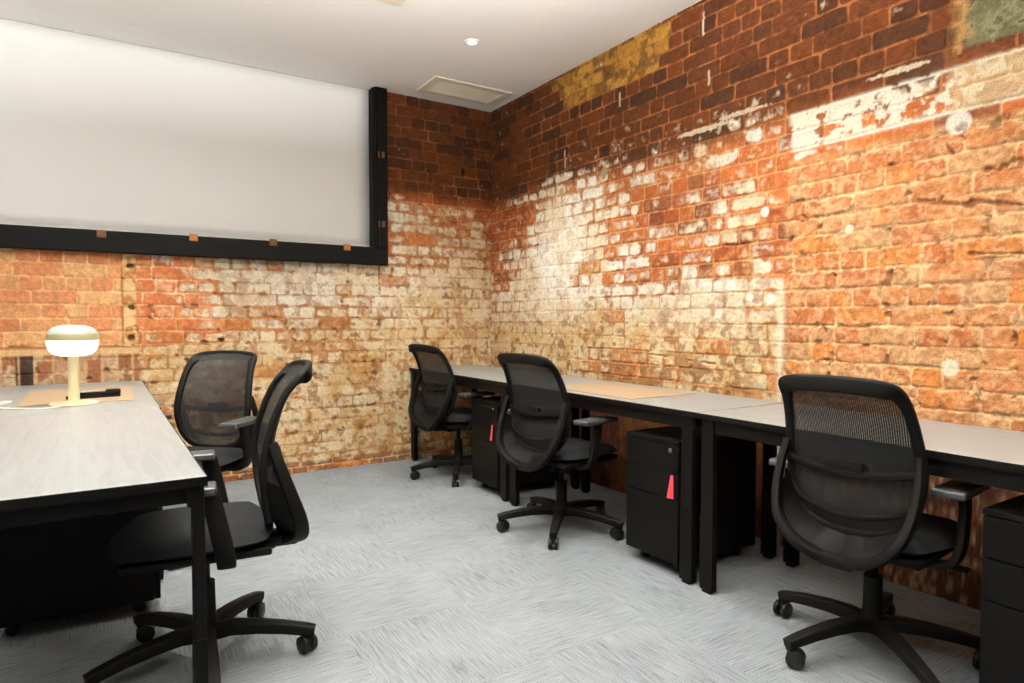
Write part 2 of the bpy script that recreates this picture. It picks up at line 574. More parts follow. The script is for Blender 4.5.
    thick = sstep(.54, .70, raw_face + (nF - .5) * .10)
    thin = sstep(.34, .62, raw_face + (nC - .5) * .3) * .55          # worn translucent wash
    w = np.maximum(thick, thin) * face
    wm = sstep(.46, .86, raw - .02 - .16 * mid + (nC - .5) * .4) * (1 - face)
    cover = w + wm
    if not right: cover = cover * (1 - Z_in)
    white = mixc(np.broadcast_to(C3((250, 243, 228)), u.shape + (3,)), C3((236, 218, 184)), sstep(.3, .75, nA))
    cream = mixc(np.broadcast_to(C3((224, 202, 160)), u.shape + (3,)), C3((206, 172, 120)), sstep(.35, .70, fbm(u, z, 6, seed + 41, 4)))
    low = 1 - sstep(.98, 1.35, z + (nA - .5) * .4)
    if not right:
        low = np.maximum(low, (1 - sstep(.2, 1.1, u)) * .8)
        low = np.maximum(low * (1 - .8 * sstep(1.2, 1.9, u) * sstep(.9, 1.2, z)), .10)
    wcol = mixc(white, cream, low * .9)
    gold = C3((190, 138, 72)) if not right else C3((206, 162, 100))
    wcol = mixc(wcol, gold, sstep(.52, .74, fbm(u, z, 11, seed + 43, 4)) * (.35 + .4 * low))
    wcol = mixc(wcol, C3((128, 80, 42)), sstep(.56, .70, fbm(u, z, 24, seed + 44, 4)) * (.25 + .5 * low))
    wcol = mixc(wcol, C3((150, 84, 44)), sstep(.60, .72, fbm(u, z, 13, seed + 54, 4)) * .5 * (1 - sstep(.9, 1.0, W)))
    wcol = wcol * (1 - .18 * sstep(.5, .75, nC))[..., None] * (1 - .12 * sstep(.5, .7, nF))[..., None]
    # joints in the painted part stay a touch darker, here and there bare and brown
    jn = fbm(u, z, 5, seed + 45, 3)
    wcol_m = wcol * np.array((.90, .82, .72))
    wcol = mixc(wcol, wcol_m, (1 - face) * (.25 + .75 * sstep(.4, .6, jn)) * (1 - .7 * sstep(.88, .98, W)))
    wcol = mixc(wcol, C3((138, 90, 52)), (1 - face) * sstep(.46, .60, fbm(u, z, 9, seed + 46, 3)) * .75 * (1 - .8 * sstep(.88, .98, W)))
    # mortar drifts towards the brick colour so that the bond is uneven
    mort = mixc(mort, base, sstep(.42, .7, fbm(u, z, 7, seed + 47, 4)) * (.35 + .35 * up) * (1 - sstep(.2, .6, W)))
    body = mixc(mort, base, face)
    body = body * (0.76 + 0.48 * nC)[..., None] * (0.72 + 0.56 * nE)[..., None] * (.86 + .28 * nF)[..., None]
    if right:
        sand = sstep(.50, .66, fbm(u, z, 48, seed + 48, 3))
        body = mixc(body, C3((230, 186, 138)), Z_or * sand * .45)
        body = mixc(body, C3((150, 88, 54)), Z_or * sstep(.60, .72, fbm(u, z, 40, seed + 49, 3)) * .45)
    # powdery bloom left on bare brick in painted areas
    bloom = sstep(.15, .5, W) * sstep(.42, .8, nE) * .55
    if right: bloom = bloom * (1 - up)
    body = mixc(body, C3((216, 164, 108)), bloom)
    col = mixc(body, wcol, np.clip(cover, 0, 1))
    # ---------------- particular marks
    hgt = np.zeros_like(u); dab = np.zeros_like(u)
    if right:
        # dirty band just above the desks
        dirt = sstep(1.35, 1.7, u) * (1 - sstep(2.5, 2.8, u)) * (1 - sstep(.86, .97, z + (nA - .5) * .1)) * sstep(.46, .6, nB)
        col = mixc(col, C3((128, 82, 44)), dirt * .75)
        # white painted band with hard upper and lower lines
        b0, b1 = 1.925 + 0 * u, 2.10 + 0 * u
        inb = sstep(2.83, 2.86, u + (nB - .5) * .03)
        band = inb * sstep(b0 - .008, b0 + .004, z) * (1 - sstep(b1 - .005, b1 + .01, z))
        bw = band * sstep(.50, .64, .80 - (u - 2.85) * .42 + (nB - .5) * 1.2 + (nE - .5) * .9)
        line = inb * np.maximum(np.exp(-((z - 2.098) / .007) ** 2), np.exp(-((z - 1.932) / .010) ** 2) * 1.0)
        col = mixc(col, C3((240, 230, 208)), np.clip(np.maximum(bw, line * sstep(.25, .4, nB)), 0, 1) * .95)
        # faint runs of paint above
        for cu, cz, ru, rz_ in ((3.35, 2.155, .12, .012), (2.55, 2.19, .16, .012), (2.3, 2.165, .2, .014)):
            col = mixc(col, C3((226, 206, 176)), spot(u, z, cu, cz, ru, rz_, 5, .5) * .75)
        # grey concrete patch, top right
        cp = sstep(3.57, 3.60, u + (nA - .5) * .08) * sstep(2.15, 2.17, z + (nA - .5) * .05)
        cpc = mixc(np.broadcast_to(C3((104, 100, 72)), u.shape + (3,)), C3((72, 70, 48)), sstep(.4, .7, nA))
        cpc = mixc(cpc, C3((136, 132, 98)), sstep(.5, .7, nB) * .7)
        cpc = mixc(cpc, C3((50, 42, 30)), sstep(.66, .72, nB) * .8)
        col = mixc(col, cpc, cp)
        rim = np.exp(-((u - 3.575 + (nA - .5) * .08 + (nE - .5) * .05) / .025) ** 2) * sstep(2.06, 2.1, z)
        col = mixc(col, C3((176, 134, 84)), rim * sstep(.38, .58, nB) * .8)
        face = np.maximum(face, cp)
        pv = spot(u, z, 3.66, 2.005, .22, .045, 9, .4)
        col = mixc(col, C3((214, 190, 146)), sstep(3.52, 3.56, u) * band * .6)
        # round plaster dabs and pads
        for cu, cz, ru, c_ in ((3.57, 1.885, .045, (240, 232, 216)), (2.70, 1.66, .026, (246, 240, 228)), (3.14, 1.522, .02, (240, 226, 206)),
                               (2.74, 1.225, .026, (244, 236, 222)), (2.62, 1.235, .024, (244, 236, 222)), (2.50, 1.30, .03, (246, 240, 228)),
                               (3.56, .93, .034, (236, 222, 196)), (1.76, 1.80, .032, (236, 228, 206)), (1.58, 1.815, .038, (232, 222, 196)),
                               (1.47, 2.09, .034, (160, 146, 112)), (2.42, 1.15, .026, (242, 234, 218))):
            s = spot(u, z, cu, cz, ru, ru, 7, .10)
            col = mixc(col, C3(c_), s * .92); hgt = hgt + s * .002; dab = np.maximum(dab, s)
        # thin upright smears
        for cu, za, zb in ((2.30, 2.68, 2.80), (1.62, 2.48, 2.56), (2.34, 2.40, 2.47), (1.05, 2.2, 2.32)):
            s = np.exp(-((u - cu) / .006) ** 2) * sstep(za - .01, za, z) * (1 - sstep(zb, zb + .01, z))
            col = mixc(col, C3((232, 208, 172)), s * .8)
        # strong vertical edge of the paint at the change of brickwork
        s = np.exp(-((u - 2.80 + (nB - .5) * .03) / .022) ** 2) * (1 - sstep(1.25, 1.34, z))
        col = mixc(col, C3((240, 222, 190)), s * .85)
        # deep cracks and holes
        hole = np.zeros_like(u)
        for (ca, za), (cb, zb), wd in (((3.43, 1.60), (3.62, 1.555), .008), ((3.62, 1.57), (3.80, 1.53), .007), ((3.62, 1.37), (3.85, 1.355), .006),
                                      ((3.10, 1.085), (3.24, 1.085), .005), ((1.30, .922), (1.45, .920), .003), ((1.9, .905), (2.05, .898), .003), ((2.2, .885), (2.4, .876), .003),
                                      ((2.47, 1.515), (2.60, 1.505), .003), ((3.02, 1.09), (3.04, 1.06), .007), ((3.53, 1.81), (3.55, 1.77), .006)):
            L2 = (cb - ca) ** 2 + (zb - za) ** 2
            t = np.clip(((u - ca) * (cb - ca) + (z - za) * (zb - za)) / L2, 0, 1)
            dd = np.sqrt((u - ca - t * (cb - ca)) ** 2 + (z - za - t * (zb - za)) ** 2) + (nB - .5) * .02
            hole = np.maximum(hole, 1 - sstep(wd * .5, wd * 1.3, dd))
        hole = np.maximum(hole, Z_or * sstep(.69, .74, fbm(u, z, 22, seed + 61, 4)) * (1 - sstep(.01, .02, d)))
        col = mixc(col, C3((110, 68, 42)), hole * .65)
        hgt = hgt - hole * .010
        hgt = hgt + Z_or * (nA - .5) * .010 + Z_or * (nB - .5) * .006
    else:
        # upright mortar strip beside the infill
        st = sstep(2.625, 2.635, u) * (1 - sstep(2.695, 2.705, u)) * (1 - sstep(1.62, 1.64, z)) * sstep(.86, .9, z)
        sc_ = mixc(np.broadcast_to(C3((226, 190, 134)), u.shape + (3,)), C3((176, 118, 66)), sstep(.45, .7, nB))
        col = mixc(col, sc_, st)
        for cu, cz in ((2.66, 1.455), (2.655, 1.195), (2.66, 1.0), (2.13, .98)):
            s = spot(u, z, cu, cz, .022, .016, 13, .3)
            col = mixc(col, C3((60, 34, 18)), s * .9); hgt = hgt - s * .02
        # rough ledge of soldier bricks below the infill
        led = sstep(2.60, 2.63, u) * (1 - sstep(.945, .955, z)) * sstep(.66, .68, z)
        k = np.floor(u / .083 + .35 * 0); r5 = _hash(k.astype(int), np.zeros(u.shape, int), 90)
        sb = mixc(np.broadcast_to(C3((186, 150, 116)), u.shape + (3,)), C3((146, 98, 66)), sstep(.3, .8, r5))
        sb = mixc(sb, C3((222, 200, 164)), sstep(.55, .7, nB) * .6)
        sb = mixc(sb, C3((56, 42, 36)), ((u > 3.17) & (u < 3.25)) * .95)
        ju = np.abs(u / .083 - np.round(u / .083)) * .083
        jd = np.minimum(ju, np.abs(z - .905))
        sb = mixc(sb, C3((206, 166, 120)), (1 - sstep(.002, .009, jd + (nB - .5) * .008)) * .8)
        sb = sb * (.7 + .6 * nE)[..., None]
        sb = mixc(sb, C3((224, 184, 130)), sstep(.90, .91, z) * .8)
        sb = mixc(sb, C3((110, 70, 40)), np.exp(-((z - .945) / .006) ** 2) * .8)
        col = mixc(col, sb, led)
        # brown plinth course on the floor
        pl = (1 - sstep(.075, .09, z + (nB - .5) * .02)) * sstep(.4, .5, nA + .12)
        pb = mixc(np.broadcast_to(C3((140, 86, 52)), u.shape + (3,)), C3((112, 68, 44)), r1)
        pb = mixc(pb, C3((216, 184, 134)), 1 - face)
        col = mixc(col, pb, pl * .85 * sstep(.55, .65, u + nA * .2))
        hole = sstep(.68, .72, fbm(u, z, 20, seed + 61, 4)) * (1 - sstep(.01, .02, d)) * (1 - Z_in) * (1 - up)
        col = mixc(col, C3((110, 68, 40)), hole * .7)
        s = spot(u, z, .26, 2.34, .02, .04, 13, .2); col = mixc(col, C3((30, 18, 12)), s * .9); hgt = hgt - s * .02
        hgt = hgt - hole * .01
        hgt = hgt - Z_in * .004
    rough_ = 1 - .85 * dab
    hgt = hgt + rough_ * face * .0065 * (1 - .5 * np.clip(cover, 0, 1)) + rough_ * ((nB - .5) * .006 + (nC - .5) * .003 + (nE - .5) * .004 + (r1 - .5) * .004 * face) + (nD - .5) * .012
    return np.clip(col, 0.004, 0.95), hgt

def brick_wall(name, side, us, zs, skip=None, origin=(0, 0)):
    U, Z = np.meshgrid(us, zs)
    col, h = paint(U, Z, side)
    n = U.size
    co = np.zeros((n, 3), np.float32)
    if side == 'right':
        co[:, 0] = (-h).ravel() + 0.004; co[:, 1] = -U.ravel()
    else:
        co[:, 0] = -U.ravel(); co[:, 1] = (-h).ravel() + 0.004
    co[:, 2] = Z.ravel()
    nz, nu = U.shape
    idx = np.arange(n).reshape(nz, nu)
    a = idx[:-1, :-1]; b = idx[:-1, 1:]; c = idx[1:, 1:]; d = idx[1:, :-1]
    q = np.stack([a, b, c, d], -1) if side == 'left' else np.stack([a, d, c, b], -1)
    if side == 'left': q = q[..., ::-1] if False else q
    if skip is not None:
        uc = (U[:-1, :-1] + U[1:, 1:]) / 2; zc = (Z[:-1, :-1] + Z[1:, 1:]) / 2
        keep = ~((uc > skip[0]) & (uc < skip[1]) & (zc > skip[2]) & (zc < skip[3]))
        q = q[keep]
    q = q.reshape(-1, 4)
    me = bpy.data.meshes.new(name)
    me.vertices.add(n); me.vertices.foreach_set('co', co.ravel())
    me.loops.add(q.size); me.loops.foreach_set('vertex_index', q.ravel().astype(np.int32))
    me.polygons.add(len(q))
    me.polygons.foreach_set('loop_start', np.arange(0, q.size, 4, dtype=np.int32))
    me.polygons.foreach_set('loop_total', np.full(len(q), 4, np.int32))
    me.update(calc_edges=True)
    at = me.attributes.new('brick_color', 'FLOAT_COLOR', 'POINT')
    rgba = np.ones((n, 4), np.float32); rgba[:, :3] = col.reshape(-1, 3)
    at.data.foreach_set('color', rgba.ravel())
    me.materials.append(M['brick'])
    me.shade_smooth()
    o = bpy.data.objects.new(name, me)
    COL.objects.link(o)
    tag(o, kind='structure')
    return o

def spaced(a, stops):
    """positions from a, with (limit, step) segments"""
    out = [a]
    for lim, st in stops:
        k = max(1, int(round((lim - out[-1]) / st)))
        out += list(np.linspace(out[-1], lim, k + 1)[1:])
    return np.array(out)

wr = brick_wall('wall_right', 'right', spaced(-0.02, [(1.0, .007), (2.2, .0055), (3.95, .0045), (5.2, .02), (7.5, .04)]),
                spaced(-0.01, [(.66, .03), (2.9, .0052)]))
wr['label'] = 'weathered brick side wall with flaking limewash and orange bare brick'
wl = brick_wall('wall_left', 'left', spaced(-0.02, [(3.45, .0065), (4.6, .012), (6.5, .05)]), spaced(-0.01, [(2.9, .0062)]),
                skip=(1.06, 5.2, 1.62, 3.0))
wl['label'] = 'brick end wall under the blind, pale limewash with orange infill'

# ------------------------------------------------------------------ floor, ceiling
bm = bmesh.new(); box(bm, (-7.5, -7.5, -0.12), (0.3, 0.3, 0))
tag(link('floor', bm, M['carpet']), 'light grey carpet tiles laid quarter turn', kind='structure')
bm = bmesh.new()
box(bm, (-7.5, -7.5, CEIL), (0.3, 0.3, CEIL + 0.1))
tag(link('ceiling', bm, M['ceiling']), 'smooth off white ceiling', kind='structure')
bm = bmesh.new(); box(bm, (-7.6, -7.5, 0), (-7.5, 0.3, CEIL))
tag(link('wall_far_left', bm, M['white_wall']), kind='structure')

# ------------------------------------------------------------------ window opening with blind and steel surround
bm = bmesh.new()
X0, X1, ZB = -5.3, -0.953, 1.532          # outer limits
IX, IZ = -1.048, 1.664                     # inner edges
YF = -0.07
box(bm, (X0, YF, ZB), (X1, 0.14, IZ), .004)
box(bm, (IX, YF, IZ - .02), (X1, 0.14, CEIL - .002), .004)
box(bm, (X0, YF, IZ - .02), (X0 + .086, 0.14, CEIL - .002), .004)
box(bm, (-1.02, YF - .012, IZ + .01), (-1.005, YF + .002, CEIL - .02), .002)
wf = link('window_1', bm, M['dark_frame'])
tag(wf, 'black steel surround of the wide window opening', kind='structure')
bm = bmesh.new(); box(bm, (X0, .09, IZ - .01), (IX + .01, .10, CEIL), 0)
gl = new_mat('window_glass', (180, 190, 190), 0.05); gl.node_tree.nodes['Principled BSDF'].inputs['Transmission Weight'].default_value = 0.0
link('window_pane', bm, gl, wf)
bm = bmesh.new(); box(bm, (IX - .012, YF + .02, IZ), (IX + .004, .06, CEIL - .002), .002)
link('side_channel', bm, M['dark_frame'], wf)
# wooden blocks fixed to the surround
k = 0
for (x, z, m) in ((-2.81, 1.640, 'block_dark'), (-2.3, 1.652, 'block'), (-1.80, 1.650, 'block_dark'), (-1.275, 1.648, 'block'),
                  (-1.005, 2.36, 'block_dark'), (-1.003, 1.84, 'block_dark'), (-3.8, 1.64, 'block')):
    bm = bmesh.new()
    box(bm, (x - .025, YF - .010, z - .022), (x + .025, YF + .001, z + .024), .003)
    b_ = link('wood_block', bm, M[m], wf)
    k += 1
bm = bmesh.new()
nx, nz_ = 40, 14
grid = [[bm.verts.new((X0 + .02 + (IX - .006 - X0 - .02) * i / nx, .045 + .0015 * sin(i * .9) * sin(j * .5), IZ - .004 + (CEIL - .002 - IZ + .004) * j / nz_)) for i in range(nx + 1)] for j in range(nz_ + 1)]
for j in range(nz_):
    for i in range(nx):
        bm.faces.new((grid[j][i], grid[j][i + 1], grid[j + 1][i + 1], grid[j + 1][i]))
bl = thing('roller_blind', 'large pale beige roller blind drawn down inside the black window surround', 'blind', (0, 0, 0))
o = link('blind_fabric', bm, M['blind'], bl, True)
sm = o.modifiers.new('solid', 'SOLIDIFY'); sm.thickness = .003
bm = bmesh.new(); box(bm, (X0 + .02, .03, IZ + .001), (IX - .014, .052, IZ + .014), .004)
link('bottom_bar', bm, M['blind'], bl)

# ------------------------------------------------------------------ ceiling fittings
def downlight(x, y, first=None):
    if first is None:
        t = thing('ceiling_downlight', 'small round recessed LED downlight glowing in the white ceiling', 'light', (x, y, CEIL))
        bm = bmesh.new()
        lathe(bm, [(.030, .0), (.030, -.006), (.046, -.006), (.049, -.003), (.049, .0005), (.030, .0005)], 32)
        link('trim_ring', bm, M['ceiling_white'], t, True)
        bm = bmesh.new(); lathe(bm, [(0, -.003), (.020, -.0035), (.031, -.002), (.031, .001), (0, .001)], 28)
        link('lens', bm, M['led'], t, True)
        return t
    return copy_tree(first)
dl = None
for i, (x, y) in enumerate(DOWNLIGHTS):
    if i == 0: dl = downlight(x, y)
    else:
        if i > 0:
            c = downlight(x, y, dl); c.location = (x, y, CEIL)
            c['label'] = 'round recessed downlight in the ceiling outside the photo'
            c['group'] = 'recessed downlights outside the photo'
    ld = bpy.data.lights.new('downlight_beam', 'SPOT')
    ld.energy = DOWNLIGHT_POWER * ((1.0 if y > -2 else 0.72) if x > -1 else (1.6 if y > -2 else 0.45)); ld.color = DOWNLIGHT_COLOR
    ld.spot_size = radians(104 if x > -1 else 88); ld.spot_blend = 1.0; ld.shadow_soft_size = 0.045
    lo = bpy.data.objects.new('downlight_beam', ld)
    lo.location = (x, y, CEIL - .03); COL.objects.link(lo)

def added_uplight(x, y, label, turn=0.0, power=1.0, z=2.2):  # added fixture, unseen, put in to brighten the ceiling and blind
    t = thing('added_fill_uplight', label, 'light', (x, y, z), turn, 'added unseen fill uplights')
    bm = bmesh.new(); box(bm, (-.85, -.05, -.03), (.85, .05, .03), .006)
    link('housing', bm, M['frame_metal'], t)
    for xx in (-.7, .7):
        bm = bmesh.new(); tube(bm, [(xx, 0, .03), (xx, 0, CEIL - z)], .0015, 6)
        link('cable', bm, M['frame_metal'], t)
    la = bpy.data.lights.new('added_fill_light', 'AREA'); la.shape = 'RECTANGLE'; la.size = 1.6; la.size_y = .08
    la.energy = FILL_UPLIGHT_POWER * power; la.color = (1.0, 0.98, 0.95)
    lo = bpy.data.objects.new('added_fill_light', la); lo.location = (x, y, z + .034); lo.rotation_euler = (pi, 0, turn)
    COL.objects.link(lo)
added_uplight(-2.25, -3.1, 'added unseen uplight above the viewpoint, filling the ceiling with light', 0.0, 0.86, 2.3)
added_uplight(-4.2, -1.9, 'added unseen uplight left of the lamp desk, filling the ceiling and blind', pi / 2, 0.13)
added_uplight(-3.4, -5.6, 'added unseen uplight behind the viewpoint, filling the ceiling with light', 0.0, 0.3)
def vent(label, x0, x1, y0, y1):
    t = thing('ceiling_vent', label, 'vent', ((x0 + x1) / 2, (y0 + y1) / 2, CEIL))
    w, d = (x1 - x0) / 2, (y1 - y0) / 2
    bm = bmesh.new(); f = .055
    box(bm, (-w - f, -d - f, -.008), (w + f, -d, .001), .003); box(bm, (-w - f, d, -.008), (w + f, d + f, .001), .003)
    box(bm, (-w - f, -d, -.008), (-w, d, .001), .003); box(bm, (w, -d, -.008), (w + f, d, .001), .003)
    link('vent_frame', bm, M['grille_frame'], t)
    bm = bmesh.new(); n = 22
    for i in range(n):
        yy = -d + (i + .5) * 2 * d / n
        box(bm, (-w, yy - .0038, -.004), (w, yy + .0022, .0008), 0)
    box(bm, (-w, -d, -.0006), (w, d, .001), 0)
    link('grille', bm, M['grille'], t)
    return t
vent('rectangular slatted air vent in the ceiling corner above the brick walls', -.70, -.155, -.445, -.215)
vent('tan slatted air vent cut off by the top edge of the photo', -1.95, -1.44, -1.60, -1.40)

# ------------------------------------------------------------------ desks
DZ = 0.735
def make_desk(label, loc, rz, L=1.470, D=.72):
    """local: length along y, front edge at x=0 going back to x=+D, y from 0 to -L"""
    t = thing('desk', label, 'desk', loc, rz)
    e = .0015
    bm = bmesh.new(); box(bm, (0.0015, -L + .001, DZ - .024), (D, -.001, DZ), .0015, 1)
    link('desktop', bm, M['wood'], t)
    bm = bmesh.new()
    box(bm, (-.0015, -L, DZ - .025), (.0015, 0, DZ - .0012), 0)
    box(bm, (.0, -.0016, DZ - .025), (D, .0, DZ - .0012), 0)
    box(bm, (.0, -L, DZ - .025), (D, -L + .0016, DZ - .0012), 0)
    link('edge_banding', bm, M['frame_metal'], t)
    bm = bmesh.new()
    zt = DZ - .0255
    box(bm, (.012, -L + .02, zt - .052), (.042, -.02, zt), .002)
    box(bm, (D - .05, -L + .02, zt - .05), (D - .02, -.02, zt), .002)
    for yy in (-.055, -L / 2, -L + .055):
        box(bm, (.04, yy - .02, zt - .045), (D - .04, yy + .02, zt - .002), .002)
    link('frame_rail', bm, M['frame_metal'], t)
    for yy in (-.055, -L + .055):
        for xx in (.016, D - .04):
            bm = bmesh.new()
            box(bm, (xx - .013, yy - .03, .30), (xx + .013, yy + .03, zt - .001), .003)
            box(bm, (xx - .015, yy - .033, .012), (xx + .015, yy + .033, .32), .003)
            box(bm, (xx - .014, yy - .02, 0.0), (xx + .014, yy + .02, .013), .002)
            link('leg', bm, M['frame_metal'], t)
    # wire cable basket under the back of the top
    bm = bmesh.new()
    xa, xb, zb = D - .20, D - .06, DZ - .135
    ztop = DZ - .028
    s = circ(.0016, 5)
    y = -.09
    while y > -L + .09:
        sweep(bm, [Vector(p) for p in ((xa, y, ztop), (xa, y, zb), (xb, y, zb), (xb, y, ztop))], s, up=Vector((0, 1, 0)))
        y -= .030
    for xx, zz in ((xa, ztop - .01), (xa, ztop - .052), (xa, zb), (xa + .045, zb), (xb - .045, zb), (xb, zb), (xb, ztop - .052)):
        sweep(bm, [Vector((xx, -.09, zz)), Vector((xx, -L + .09, zz))], s)
    link('cable_basket', bm, M['frame_metal'], t)
    return t

make_desk('pale wood desk in the corner against both brick walls', (-.757, -.008, 0), 0, D=.60)
make_desk('pale wood desk in the middle of the right hand row, tan pad on it', (-.760, -1.480, 0), 0, D=.60)
make_desk('pale wood desk nearest the camera in the right hand row', (-.763, -2.952, 0), radians(-1.0), D=.60)
# left bench: local x runs towards -x
make_desk('pale wood desk at lower left, nearest the camera on the left side', (-2.618, -3.056, 0), pi)
make_desk('pale wood desk at the far left carrying the mushroom lamp', (-2.612, -1.584, 0), pi)

# ------------------------------------------------------------------ pedestals
def make_pedestal(label, loc, rz):
    """front faces -x at x=0; body goes to +x; y from 0 to -W"""
    W_, DP, HT = .325, .52, .595
    t = thing('drawer_pedestal', label, 'cabinet', loc, rz)
    bm = bmesh.new(); box(bm, (.020, -W_, .055), (DP, 0, HT), .004)
    box(bm, (-.001, -W_, HT - .018), (.022, 0, HT), .003)
    link('body', bm, M['drawer'], t)
    for za, zb in ((.058, .336), (.340, .455), (.459, .574)):
        bm = bmesh.new(); box(bm, (.0, -W_ + .002, za), (.0195, -.002, zb), .003)
        d = link('drawer', bm, M['drawer'], t)
        bm = bmesh.new(); box(bm, (.002, -W_ - .0015, zb - .03), (.016, -W_ + .003, zb - .008), .001)
        link('finger_pull', bm, M['frame_metal'], d)
    bm = bmesh.new()
    lathe(bm, [(0, 0), (.0095, 0), (.0105, .001), (.0105, .006), (.0085, .007), (.0075, .0045), (0, .004)], 20,
          mat=Matrix.Translation((0, -W_ + .043, .552)) @ Matrix.Rotation(-pi / 2, 4, 'Y'))
    link('lock', bm, M['chrome'], t, True)
    bm = bmesh.new()
    box(bm, (.04, -W_ + .03, .045), (DP - .03, -.03, .056), .002)
    for xx in (.07, DP - .06):
        for yy in (-.06, -W_ + .06):
            lathe(bm, [(0, -.012), (.019, -.012), (.0225, -.008), (.0225, .008), (.019, .012), (0, .012)], 18,
                  mat=Matrix.Translation((xx, yy, .0225)) @ Matrix.Rotation(pi / 2, 4, 'X'))
            box(bm, (xx - .012, yy - .016, .026), (xx + .012, yy + .016, .047), .003)
    link('castor', bm, M['castor'], t)
    return t
make_pedestal('black drawer pedestal under the corner desk, pink key tag on its lock', (-.752, -1.02, 0), 0)
make_pedestal('black drawer pedestal under the middle desk between two chairs', (-.757, -2.525, 0), 0)
make_pedestal('black drawer pedestal at the right edge of the photo behind an armrest', (-.770, -3.985, 0), 0)
make_pedestal('black drawer pedestal under the lamp side bench, behind the near desk leg', (-2.655, -2.02, 0), pi - radians(3))

def key_tag(label, x, y, z, lean, w0, w1, h):
    """flat tapered plastic tag on a short ring hanging from a lock"""
    t = thing('key_tag', label, 'key tag', (x, y, z))
    bm = bmesh.new()
    th = .0016
    top, bot = Vector((0, 0, -.105)), Vector((0, lean, -.105 - h))
    vs = []
    for xx in (-.008 - th, -.008 + th):
        vs.append([bm.verts.new((xx, top.y - w0 / 2, top.z)), bm.verts.new((xx, top.y + w0 / 2, top.z)),
                   bm.verts.new((xx, bot.y + w1 / 2, bot.z)), bm.verts.new((xx, bot.y - w1 / 2, bot.z + .004))])
    a, b = vs
    bm.faces.new(a[::-1]); bm.faces.new(b)
    for i in range(4):
        j = (i + 1) % 4
        bm.faces.new((a[i], a[j], b[j], b[i]))
    bmesh.ops.bevel(bm, geom=bm.edges[:], offset=.0006, segments=1, affect='EDGES')
    link('tag', bm, M['tag'], t)
    bm = bmesh.new()
    tube(bm, [(-.0085, .009 * cos(a), -.040 + .016 * sin(a)) for a in [2 * pi * q / 16 for q in range(16)]], .0009, 6, closed=True)
    tube(bm, [(-.0085, .0, -.056), (-.0085, .0, -.106)], .0012, 6)
    link('key_ring', bm, M['plastic'], t, True)
    bm = bmesh.new()
    box(bm, (-.010, -.006, -.028), (-.0072, .006, -.006), .001)
    link('key', bm, M['plastic'], t)
    return t
key_tag('pink tag on the pedestal between the two farther chairs', -.753, -1.302, .560, .016, .016, .024, .105)
key_tag('flared pink tag on the pedestal under the middle desk', -.758, -2.822, .552, .010, .014, .040, .105)

# ------------------------------------------------------------------ office chair (faces local +y)
def back_y(z, x):
    pts = ((.40, -.185), (.48, -.205), (.56, -.21), (.64, -.21), (.72, -.222), (.80, -.245), (.87, -.275), (.945, -.325))
    y = np.interp(z, [p[0] for p in pts], [p[1] for p in pts])
    return y + 1.0 * x * x * (1 if z < .85 else 1 - (z - .85) * 4)

def back_loop(n=88, inset=0.0):
    """closed outline of the back rest: wide shoulders, narrowing foot"""
    key = [(0, .946), (.09, .943), (.155, .934), (.183, .913), (.193, .87), (.204, .78), (.212, .69), (.210, .61), (.190, .53),
           (.145, .468), (.075, .440), (0, .434)]
    full = key + [(-x, z) for x, z in key[-2:0:-1]]
    P = [Vector((x, 0, z)) for x, z in full]
    Q = []
    m = len(P)
    for i in range(m):
        a, b, c, d = P[i - 1], P[i], P[(i + 1) % m], P[(i + 2) % m]
        for k in range(4):
            t = k / 4
            Q.append(0.5 * ((2 * b) + (c - a) * t + (2 * a - 5 * b + 4 * c - d) * t * t + (3 * b - a - 3 * c + d) * t ** 3))
    out = []
    for p in Q:
        cx, cz = 0, .69
        L_ = sqrt((p.x - cx) ** 2 + (p.z - cz) ** 2)
        k = (L_ - inset) / L_
        x = cx + (p.x - cx) * k; z = cz + (p.z - cz) * k
        out.append(Vector((x, back_y(z, x), z)))
    return out

